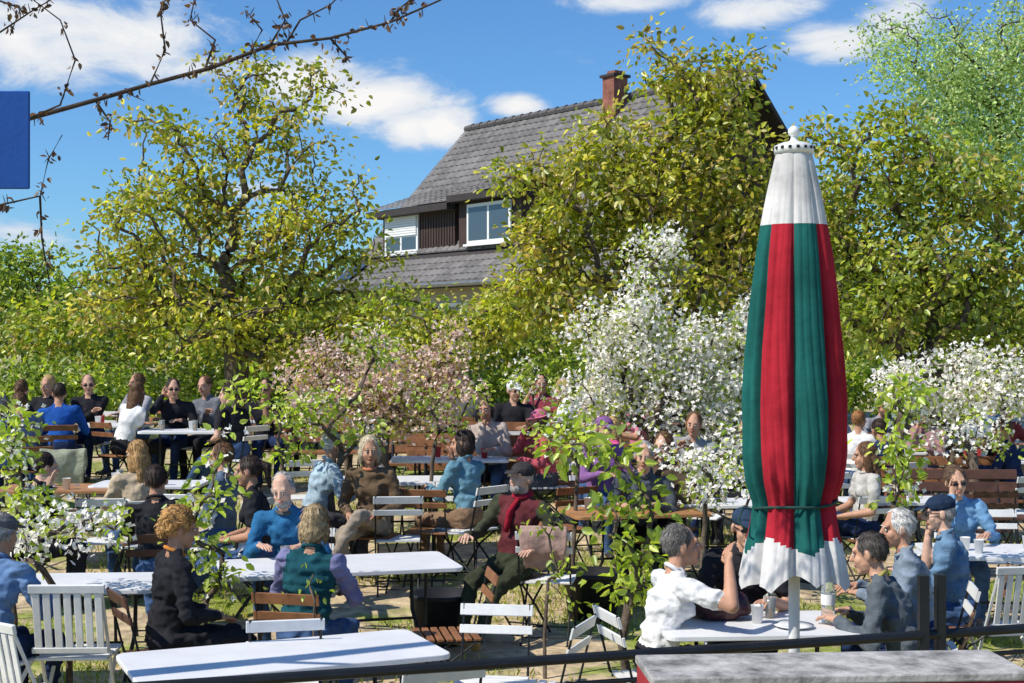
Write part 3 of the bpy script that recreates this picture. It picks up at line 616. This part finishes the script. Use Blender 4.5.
    if q<2:
        for i in np.nonzero(isc)[0]:
            p=V1[i]; n_=mnoise.noise(Vector((p[0]*8+so,p[1]*8,p[2]*13))); n2_=mnoise.noise(Vector((p[0]*13,p[1]*13+so,p[2]*24)))
            off[i]=(1-abs(n_)*3.5)*.75-.3+.45*(1-abs(n2_)*3)-.2
            if puff and p[2]>.6 and abs(p[0])<.17: off[i]+=.9*abs(math.sin(p[2]*48))-.4
    V1=V1+N1*(off*amp)[:,None]
    HP=[]; I3=np.eye(3); HX=[]
    def e(c,r,tg,raw=False): (HX if raw else HP).append((('e',A3(*c),I3,A3(*r)),tg))
    e((0,-.012,.025),(.074,.092,.098),'skin'); e((0,.028,-.035),(.060,.066,.078),'skin'); e((0,.062,-.088),(.030,.030,.026),'skin'); e((.032,.052,-.03),(.028,.032,.03),'skin'); e((-.032,.052,-.03),(.028,.032,.03),'skin')
    HP.append((('c',A3(0,.086,.018),A3(0,.108,-.020),.010,.0155),'skin')); HP.append((('c',A3(-.036,.070,.030),A3(.036,.070,.030),.016,.016),'skin'))
    e((.077,-.008,-.008),(.012,.022,.032),'skin'); e((-.077,-.008,-.008),(.012,.022,.032),'skin')
    e((0,.088,-.054),(.025,.011,.0065),'lip',True); e((0,.086,-.063),(.020,.011,.006),'lip',True)
    for sx in(-1,1):
        e((sx*.030,.083,.004),(.0135,.008,.0075),'eye',True); e((sx*.030,.0885,.004),(.0062,.004,.0065),'iris',True); e((sx*.031,.088,.026),(.017,.006,.0035),'hair',True)
    if hs=='short': e((0,-.022,.034),(.080,.095,.092),'hair')
    elif hs=='crew': e((0,-.020,.030),(.077,.089,.094),'hair')
    elif hs=='bald': e((0,-.045,-.0),(.080,.066,.045),'hair')
    elif hs in('curly',):
        e((0,-.022,.040),(.086,.098,.096),'hair')
        for k in range(14): a=k*2.4; e((.072*math.cos(a),-.03+.072*math.sin(a),.03+.05*math.sin(k*1.7)),(.027,.027,.027),'hair') if math.sin(a)<.75 else None
    else:
        e((0,-.024,.036),(.082,.096,.093),'hair')
        if hs=='bob': e((0,-.045,-.02),(.090,.066,.086),'hair'); e((.072,.005,-.035),(.020,.040,.066),'hair'); e((-.072,.005,-.035),(.020,.040,.066),'hair')
        if hs=='long': e((0,-.07,-.06),(.084,.050,.13),'hair'); e((0,-.085,-.17),(.075,.034,.12),'hair'); e((.074,-.01,-.07),(.020,.038,.10),'hair'); e((-.074,-.01,-.07),(.020,.038,.10),'hair')
        if hs=='pony': HP.append((('c',A3(0,-.10,.05),A3(0,-.150,.02),.026,.032),'hair')); HP.append((('c',A3(0,-.150,.02),A3(0,-.145,-.12),.032,.014),'hair'))
        if hs=='bun': e((0,-.11,.08),(.042,.042,.040),'hair')
    if beard: e((0,.045,-.078),(.056,.056,.044),'beard')
    if hat=='cap':
        e((0,-.014,.056),(.088,.104,.068),'hat'); HX.append((('e',A3(0,.112,.050),rot3('X',-.22),A3(.062,.068,.006)),'hat'))
    if hat=='sun': e((0,-.014,.056),(.088,.102,.076),'hat'); HX.append((('e',A3(0,-.01,.045),rot3('X',-.08),A3(.165,.17,.007)),'hat'))
    if gl_:
        for sx in(-1,1): e((sx*.033,.094,.004),(.024,.007,.016),'glass',True); HX.append((('c',A3(sx*.058,.088,.008),A3(sx*.078,0,.006),.003,.003),'glass'))
        HX.append((('c',A3(-.012,.1,.008),A3(.012,.1,.008),.003,.003),'glass'))
    V2,N2,F2,T2,C2=remesh(HP,[.0062,.0085,.012][q],1)
    if q<2:
        hv=np.zeros(len(V2),bool)
        for f,tg in zip(F2,T2):
            if tg in('hair','beard'): hv[list(f)]=True
        am=.010 if hs=='curly' else .005
        for i in np.nonzero(hv)[0]:
            p=V2[i]; V2[i]=p+N2[i]*am*(mnoise.noise(Vector((p[0]*45+so,p[1]*45,p[2]*10)))+.2)
    hi=np.array([i for i,tg in enumerate(T2) if tg=='hair'])
    ST=None
    if len(hi)>10:
        ns=[1500,650,160][q]; pk=hi[rng.integers(0,len(hi),ns)]; c=C2[pk]; f0=np.array([F2[i][0] for i in pk]); nn=N2[f0]
        rd=rng.normal(size=(ns,3))*(1.0 if hs=='curly' else .14)
        dr=A3(0,-.35,-1)+rd; dr=unit(dr-nn*(dr*nn).sum(1,keepdims=True)); sdv=unit(np.cross(dr,nn)); Lh=(.025+.03*rng.random((ns,1))); wd=.0024+.002*q; lf=.006 if hs=='curly' else .0015
        c=c+nn*.0015; V4=np.stack([c-sdv*wd,c+sdv*wd,c+dr*Lh*.6+sdv*wd*.8+nn*lf,c+dr*Lh+nn*lf*rng.random((ns,1)),],1).reshape(-1,3)
        ST=(V4,[(4*k,4*k+1,4*k+2,4*k+3) for k in range(ns)])
    Hd=np.array(Matrix.Rotation(math.radians(yaw),3,'Z')@Matrix.Rotation(math.radians(pitch),3,'X')@Matrix.Rotation(math.radians(tilt*.8),3,'Y'))
    V2=V2@Hd.T+hc
    hair2=tuple(min(1,c*1.35+.01) for c in hair)
    tagm={'top':cloth(top),'sleeve':cloth(slc or top),'pants':cloth(pants),'skin':skinm(sk),'shoe':mat('shoe',shoe,rough=.5),'hair':hairm(hair),'hair2':hairm(hair2),'lip':mat('lip',(sk[0]*.75,sk[1]*.5,sk[2]*.5),rough=.5),'eye':mat('eye_white',(.6,.58,.55),rough=.2,var=0),'iris':mat('iris',(.03,.02,.015),rough=.15,var=0),'hat':cloth(hatc),'glass':mat('dark_lens',(.01,.01,.012),rough=.12,var=0),'beard':hairm(beard or (.3,.3,.3)),'collar':cloth(collar or top)}
    mb=MB()
    def addt(V,Fc,T):
        o=len(mb.v); mb.v.extend(V.tolist()); mb.f.extend([tuple(a+o for a in f) for f in Fc]); mb.m.extend([mb.mi(tagm[t]) for t in T])
    addt(V1,F1,T1); addt(V2,F2,T2)
    if ST: addt(ST[0]@Hd.T+hc,ST[1],['hair' if k%3 else 'hair2' for k in range(len(ST[1]))])
    TT=S12 if q==0 else S6
    for p,tg in X_: v,f=pmesh(p,S6); addt(v,f,[tg]*len(f))
    for p,tg in HX: v,f=pmesh(p,TT); addt(v@Hd.T+hc,f,[tg]*len(f))
    cpt=[nb+t*.012+A3(.062*math.cos(a),.0,0)+fw*(.058*math.sin(a))-t*(.022*math.sin(a)) for a in np.linspace(0,2*math.pi,17)]
    if d<14: mb.tube(cpt,.013,tagm['collar'],6)
    if scarf:
        mb.tube([c_+t*.006 for c_ in cpt],.022,cloth(scarf),8); mb.tube([nb+fw*.07-t*.02,nb+fw*.125-t*.12+A3(.02,0,0),nb+fw*.135-t*.27+A3(.03,0,0)],[.02,.03,.02],cloth(scarf),7)
    me=mb.mesh(name,True); Y=d; o=link(bpy.data.objects.new(name,me)); o.location=(X,Y,float(gnd(X,Y))+dz); o.rotation_euler=(0,0,math.radians(hd)); o.scale=(s,s,s)
    if ch: inst('folding_chair',CM[ch],X,Y,hd)
    return o
W_='seated_woman'; M_='seated_man'
BK=(.025,.025,.03); NV=(.02,.035,.09); JN=(.06,.11,.23); WT=(.76,.76,.76); TL_=(.015,.075,.095); BR=(.12,.07,.04)
BLN=(.46,.30,.12); GRH=(.38,.36,.34); DKH=(.035,.02,.015); BRH=(.13,.065,.03); WHH=(.62,.60,.57)
person(655,8.0,-74,top=WT,pants=BK,hair=(.15,.14,.13),hs='short',arms='gest',lean=14,name=W_,sleeve='short',ch='white',yaw=-10,pitch=4,fem=True)
person(738,8.75,176,top=BK,pants=BK,hair=DKH,hs='crew',arms='table',lean=10,name=M_,sleeve='short',ch='white',yaw=10,hat='cap',hatc=(.03,.05,.09),gl_=True,tilt=-4)
person(915,7.95,66,top=(.11,.13,.15),pants=NV,hair=(.07,.06,.055),hs='short',arms='table',lean=24,name=M_,ch='brown',yaw=-4,pitch=-12,collar=(.35,.3,.1),tilt=4)
person(925,8.8,80,top=(.22,.27,.33),pants=NV,hair=WHH,hs='short',arms='table',lean=14,name=W_,ch='white',fem=True,yaw=10)
person(962,9.5,72,top=(.14,.24,.36),pants=JN,hair=GRH,hs='crew',arms='chin',lean=12,name=M_,ch='brown',hat='cap',hatc=(.02,.035,.07),gl_=True,yaw=10,sleeve='roll')
person(962,11.5,165,top=(.17,.33,.52),pants=JN,hair=(.12,.07,.04),hs='bun',arms='drink',lean=12,name=W_,ch='white',gl_=True,fem=True,yaw=15,tilt=6)
person(304,8.6,-14,top=TL_,slc=(.20,.20,.36),pants=JN,hair=(.42,.31,.17),hs='bob',arms='table',lean=6,name=W_,ch='brown',fem=True,yaw=12,pitch=-12,puff=True,tilt=4)
person(166,8.5,-60,top=BK,pants=BK,hair=(.52,.29,.10),hs='curly',arms='lap',lean=6,name=W_,ch='dark',fem=True,yaw=-10,shoe=BR,collar=(.5,.2,.05))
person(297,10.45,172,top=(.03,.14,.30),pants=JN,hair=GRH,hs='crew',arms='table',lean=18,name=M_,beard=(.36,.34,.32),ch='white',pitch=-18,collar=(.1,.1,.1),tilt=5)
person(262,11.2,95,top=BK,pants=JN,hair=DKH,hs='pony',arms='lap',lean=8,name=W_,sleeve='short',ch='white',fem=True,legs='out',yaw=-8)
person(160,10.6,8,top=BK,slc=(.03,.03,.03),pants=JN,hair=DKH,hs='short',arms='table',lean=6,name=M_,sleeve='short',ch='dark',tilt=-4)
person(140,12.0,30,top=(.50,.40,.28),pants=JN,hair=(.40,.23,.09),hs='long',arms='table',name=W_,ch='white',fem=True,yaw=20)
person(20,11.5,-60,top=(.025,.025,.03),pants=BK,hair=DKH,hs='short',arms='chin',lean=18,name=M_,ch='dark')
person(-14,8.3,-20,top=(.14,.24,.42),pants=NV,hair=GRH,hs='short',arms='table',lean=12,name=M_,ch='slat',hat='cap',hatc=(.12,.12,.13))
person(222,11.9,80,top=(.10,.14,.2),pants=JN,hair=BRH,hs='short',arms='lap',lean=-2,name=M_,ch='white',legs='out')
person(514,10.8,150,top=(.12,.03,.035),slc=(.06,.065,.04),pants=(.045,.05,.03),hair=GRH,hs='crew',arms='rest',lean=-6,name=M_,ch='brown',hat='cap',hatc=(.05,.045,.045),legs='out',shoe=(.42,.27,.12),pitch=2,beard=(.3,.28,.26),yaw=-10,scarf=(.35,.02,.04),tilt=-5)
person(468,12.6,50,top=(.14,.28,.36),pants=(.25,.16,.1),hair=DKH,hs='bob',arms='chin',name=W_,ch='white',fem=True,yaw=25,tilt=5)
person(373,12.3,168,top=(.15,.10,.06),pants=(.34,.28,.22),hair=(.52,.44,.30),hs='bob',arms='lap',name=W_,ch='brown',fem=True,collar=(.5,.2,.1),yaw=25,legs='x')
person(312,12.6,-62,top=(.34,.44,.52),pants=(.06,.06,.07),hair=WHH,hs='short',arms='table',lean=18,name=M_,ch='white')
person(640,12.2,172,top=(.08,.09,.11),pants=BK,hair=GRH,hs='short',arms='table',name=M_,ch='brown',lean=16,tilt=-5)
person(668,12.7,150,top=(.10,.07,.05),pants=BK,hair=BRH,hs='bob',arms='drink',name=W_,ch='brown',fem=True)
person(600,13.6,200,top=(.25,.12,.30),pants=JN,hair=BRH,hs='short',arms='table',name=W_,ch='white',fem=True,hat='cap',hatc=(.22,.1,.25))
person(620,14.6,90,top=(.62,.10,.25),pants=JN,hair=BLN,hs='long',arms='table',name=W_,ch='white',fem=True,s=.9)
person(548,14.6,100,top=(.5,.1,.12),pants=(.1,.1,.1),hair=BRH,hs='long',arms='drink',name=W_,ch='white',fem=True,hat='sun',hatc=(.55,.16,.24),s=.94)
person(492,15.0,170,top=(.5,.42,.38),pants=JN,hair=DKH,hs='bob',arms='chin',name=W_,ch=None,fem=True,tilt=6)
BKR=[(8,16.8,-30,BK,BRH,'short','table',0,{}),(47,17.6,170,BK,BLN,'long','table',1,{}),(62,16.4,10,(.02,.09,.36),DKH,'short','table',0,{}),(93,17.9,175,BK,BRH,'crew','cross',0,{'gl_':True}),
(122,16.6,-40,WT,BRH,'long','chin',1,{'gl_':True}),(175,17.3,178,BK,DKH,'short','drink',0,{'gl_':True}),(215,17.6,150,(.15,.16,.18),BRH,'short','cross',0,{}),(238,16.3,60,BK,DKH,'short','lap',0,{'legs':'out'}),
(268,17.2,190,BK,DKH,'short','chin',0,{'gl_':True}),(25,15.5,40,(.15,.2,.35),BRH,'short','table',0,{}),(140,18.5,140,(.3,.3,.32),BRH,'short','table',0,{}),(300,18.6,170,(.3,.2,.2),BLN,'long','phone',1,{}),
(513,16.6,178,BK,GRH,'crew','table',0,{'hat':'cap','hatc':(.75,.75,.75),'gl_':True}),(575,17.0,100,WT,BLN,'short','table',0,{}),(590,18.2,185,(.2,.25,.2),BRH,'short','chin',0,{}),(545,18,150,(.3,.06,.08),DKH,'short','drink',0,{}),
(468,17.2,-20,(.1,.1,.1),BRH,'short','table',0,{}),(440,18.4,180,(.4,.3,.25),BRH,'long','table',1,{}),(400,18.4,150,(.12,.14,.2),DKH,'short','phone',0,{}),(640,16.5,110,(.6,.2,.3),BLN,'long','table',1,{}),
(365,17.3,20,(.2,.2,.25),DKH,'short','table',0,{}),(858,16.4,-20,WT,(.35,.16,.06),'short','table',0,{}),(895,15.6,20,NV,DKH,'short','table',0,{}),(925,17.5,150,(.35,.2,.2),BRH,'long','chin',1,{}),
(1015,15.4,60,NV,BRH,'short','table',0,{}),(975,18.0,180,WT,BLN,'long','cross',1,{}),(830,18.2,180,(.25,.3,.4),DKH,'short','table',0,{}),(690,14.6,165,(.3,.3,.3),BRH,'short','phone',0,{}),
(725,16.2,175,BK,BLN,'long','drink',1,{}),(760,14.5,90,(.1,.15,.2),DKH,'short','table',0,{}),(655,18.2,180,(.1,.1,.12),GRH,'short','table',0,{}),(865,12.9,100,(.5,.48,.44),BRH,'long','lap',1,{'legs':'x'}),(1005,18.3,200,(.3,.05,.05),DKH,'short','table',0,{}),(780,17.6,180,(.4,.35,.3),BLN,'long','table',1,{}),
(880,19.3,180,(.3,.3,.36),BRH,'short','table',0,{}),(945,20.2,160,BK,DKH,'short','drink',0,{}),(910,20.6,170,(.5,.2,.15),BLN,'long','table',1,{}),(990,20.4,-170,(.15,.25,.4),BRH,'short','table',0,{}),(1030,19.6,170,(.5,.5,.5),GRH,'short','chin',0,{}),(-5,18.6,180,(.2,.2,.2),DKH,'short','table',0,{}),(345,19,180,(.12,.2,.3),BLN,'long','table',1,{})]
for u,d,h,tp,hr,st,ar,fm,ex in BKR:
    person(u,d,h,top=tp,hair=hr,hs=st,arms=ar,fem=bool(fm),name=W_ if fm else M_,pants=random.choice([JN,BK,NV,(.2,.16,.12)]),sleeve=random.choice(['long','short']),ch=random.choice(['white','brown','white']),lean=random.uniform(-4,20),yaw=random.uniform(-40,40),tilt=random.uniform(-8,8),**ex)
P=[(('e',A3(0,0,.06),np.eye(3),A3(.17,.10,.07)),'b'),(('e',A3(.08,.02,.09),np.eye(3),A3(.09,.08,.06)),'b'),(('e',A3(-.08,-.02,.08),np.eye(3),A3(.09,.08,.07)),'b')]
V,Nr,Fc,T,_c=remesh(P,.01,2); V=V+Nr*np.array([[.02*mnoise.noise(Vector(p*14))] for p in V]); V[:,2]=np.maximum(V[:,2],0)
o=mkobj('leather_bag',V,Fc,[mat('dark_leather',(.05,.012,.015),rough=.45,bump=.4)],None,True); o.location=(bx(722,8.2),8.2,float(gnd(bx(722,8),8))+.742)
# ------------------------------------------------------------ light
az=math.radians(243); el=math.radians(48)
S=Vector((math.sin(az)*math.cos(el),math.cos(az)*math.cos(el),math.sin(el)))
sl=bpy.data.lights.new('sun','SUN'); sl.energy=5.0; sl.angle=math.radians(.5); sl.color=(1,.94,.83); so=link(bpy.data.objects.new('sun',sl)); so.rotation_euler=(-S).to_track_quat('-Z','Y').to_euler()
w=bpy.data.worlds.new('World'); scene.world=w; w.use_nodes=True; nt=w.node_tree; N=nt.nodes; L=nt.links
bg=N['Background']; bg.inputs['Strength'].default_value=.12
sky=N.new('ShaderNodeTexSky'); sky.sky_type='NISHITA'; sky.sun_disc=False; sky.sun_elevation=el; sky.sun_rotation=az; sky.air_density=1; sky.dust_density=.3; sky.ozone_density=2
tc=N.new('ShaderNodeTexCoord')
def vm(op,a=None,b=None):
    n=N.new('ShaderNodeVectorMath'); n.operation=op
    for i,q in enumerate((a,b)):
        if q is None: continue
        if isinstance(q,tuple): n.inputs[i].default_value=q
        else: L.new(q,n.inputs[i])
    return n
def ma(op,a,b=None,clamp=False):
    n=N.new('ShaderNodeMath'); n.operation=op; n.use_clamp=clamp
    for i,q in enumerate((a,b)):
        if q is None: continue
        if isinstance(q,(int,float)): n.inputs[i].default_value=q
        else: L.new(q,n.inputs[i])
    return n.outputs[0]
D=tc.outputs['Generated']; mask=None
for (u,v,ru,rv,st) in [(70,40,200,46,1.15),(160,62,110,26,1),(360,100,95,38,1.45),(420,130,62,28,1.5),(310,80,70,34,1.3),(520,106,34,14,1.3),(640,0,90,18,1.2),(740,10,80,22,1.2),(835,40,60,24,1.2),(900,20,60,30,.9),(20,235,70,22,.8),(250,190,60,14,.5)]:
    c=Vector(((u-512)/F,1,(345-v)/F)).normalized()
    s=vm('SUBTRACT',D,tuple(c)); m_=vm('MULTIPLY',s.outputs[0],(F/ru,3,F/rv)); l=vm('LENGTH',m_.outputs[0])
    k=ma('MULTIPLY',ma('SUBTRACT',1.25,l.outputs['Value'],True),st); mask=k if mask is None else ma('MAXIMUM',mask,k)
st=vm('MULTIPLY',D,(9,9,22)); n1=N.new('ShaderNodeTexNoise'); n1.inputs['Scale'].default_value=1.5; n1.inputs['Detail'].default_value=11; n1.inputs['Roughness'].default_value=.64; n1.inputs['Distortion'].default_value=.4
L.new(st.outputs[0],n1.inputs['Vector'])
den=ma('ADD',ma('MULTIPLY',mask,1.05),ma('MULTIPLY',ma('SUBTRACT',n1.outputs['Fac'],.5),2.4))
mr=N.new('ShaderNodeMapRange'); mr.interpolation_type='SMOOTHSTEP'; mr.inputs[1].default_value=.30; mr.inputs[2].default_value=1.05; L.new(den,mr.inputs[0])
tint=N.new('ShaderNodeMix'); tint.data_type='RGBA'; tint.blend_type='MULTIPLY'; tint.inputs[0].default_value=1; tint.inputs[7].default_value=(.52,.86,1.2,1); L.new(sky.outputs[0],tint.inputs[6])
mr2=N.new('ShaderNodeMapRange'); mr2.inputs[1].default_value=.5; mr2.inputs[2].default_value=1.5; L.new(den,mr2.inputs[0])
cc=N.new('ShaderNodeMix'); cc.data_type='RGBA'; cc.inputs[6].default_value=(4.6,5.5,6.8,1); cc.inputs[7].default_value=(8.0,7.9,7.8,1); L.new(mr2.outputs[0],cc.inputs[0])
mx=N.new('ShaderNodeMix'); mx.data_type='RGBA'; L.new(mr.outputs[0],mx.inputs[0]); L.new(tint.outputs[2],mx.inputs[6]); L.new(cc.outputs[2],mx.inputs[7]); L.new(mx.outputs[2],bg.inputs['Color'])
cam=bpy.data.cameras.new('camera'); cam.lens=50; cam.sensor_width=36; cam.clip_end=3000; co=link(bpy.data.objects.new('camera',cam)); co.location=(0,0,CH); co.rotation_euler=(math.radians(90.14),0,0); scene.camera=co
scene.view_settings.view_transform='Standard'; scene.view_settings.look='None'; scene.view_settings.exposure=0
print('faces',sum(len(o.data.polygons) for o in bpy.data.objects if o.type=='MESH'))
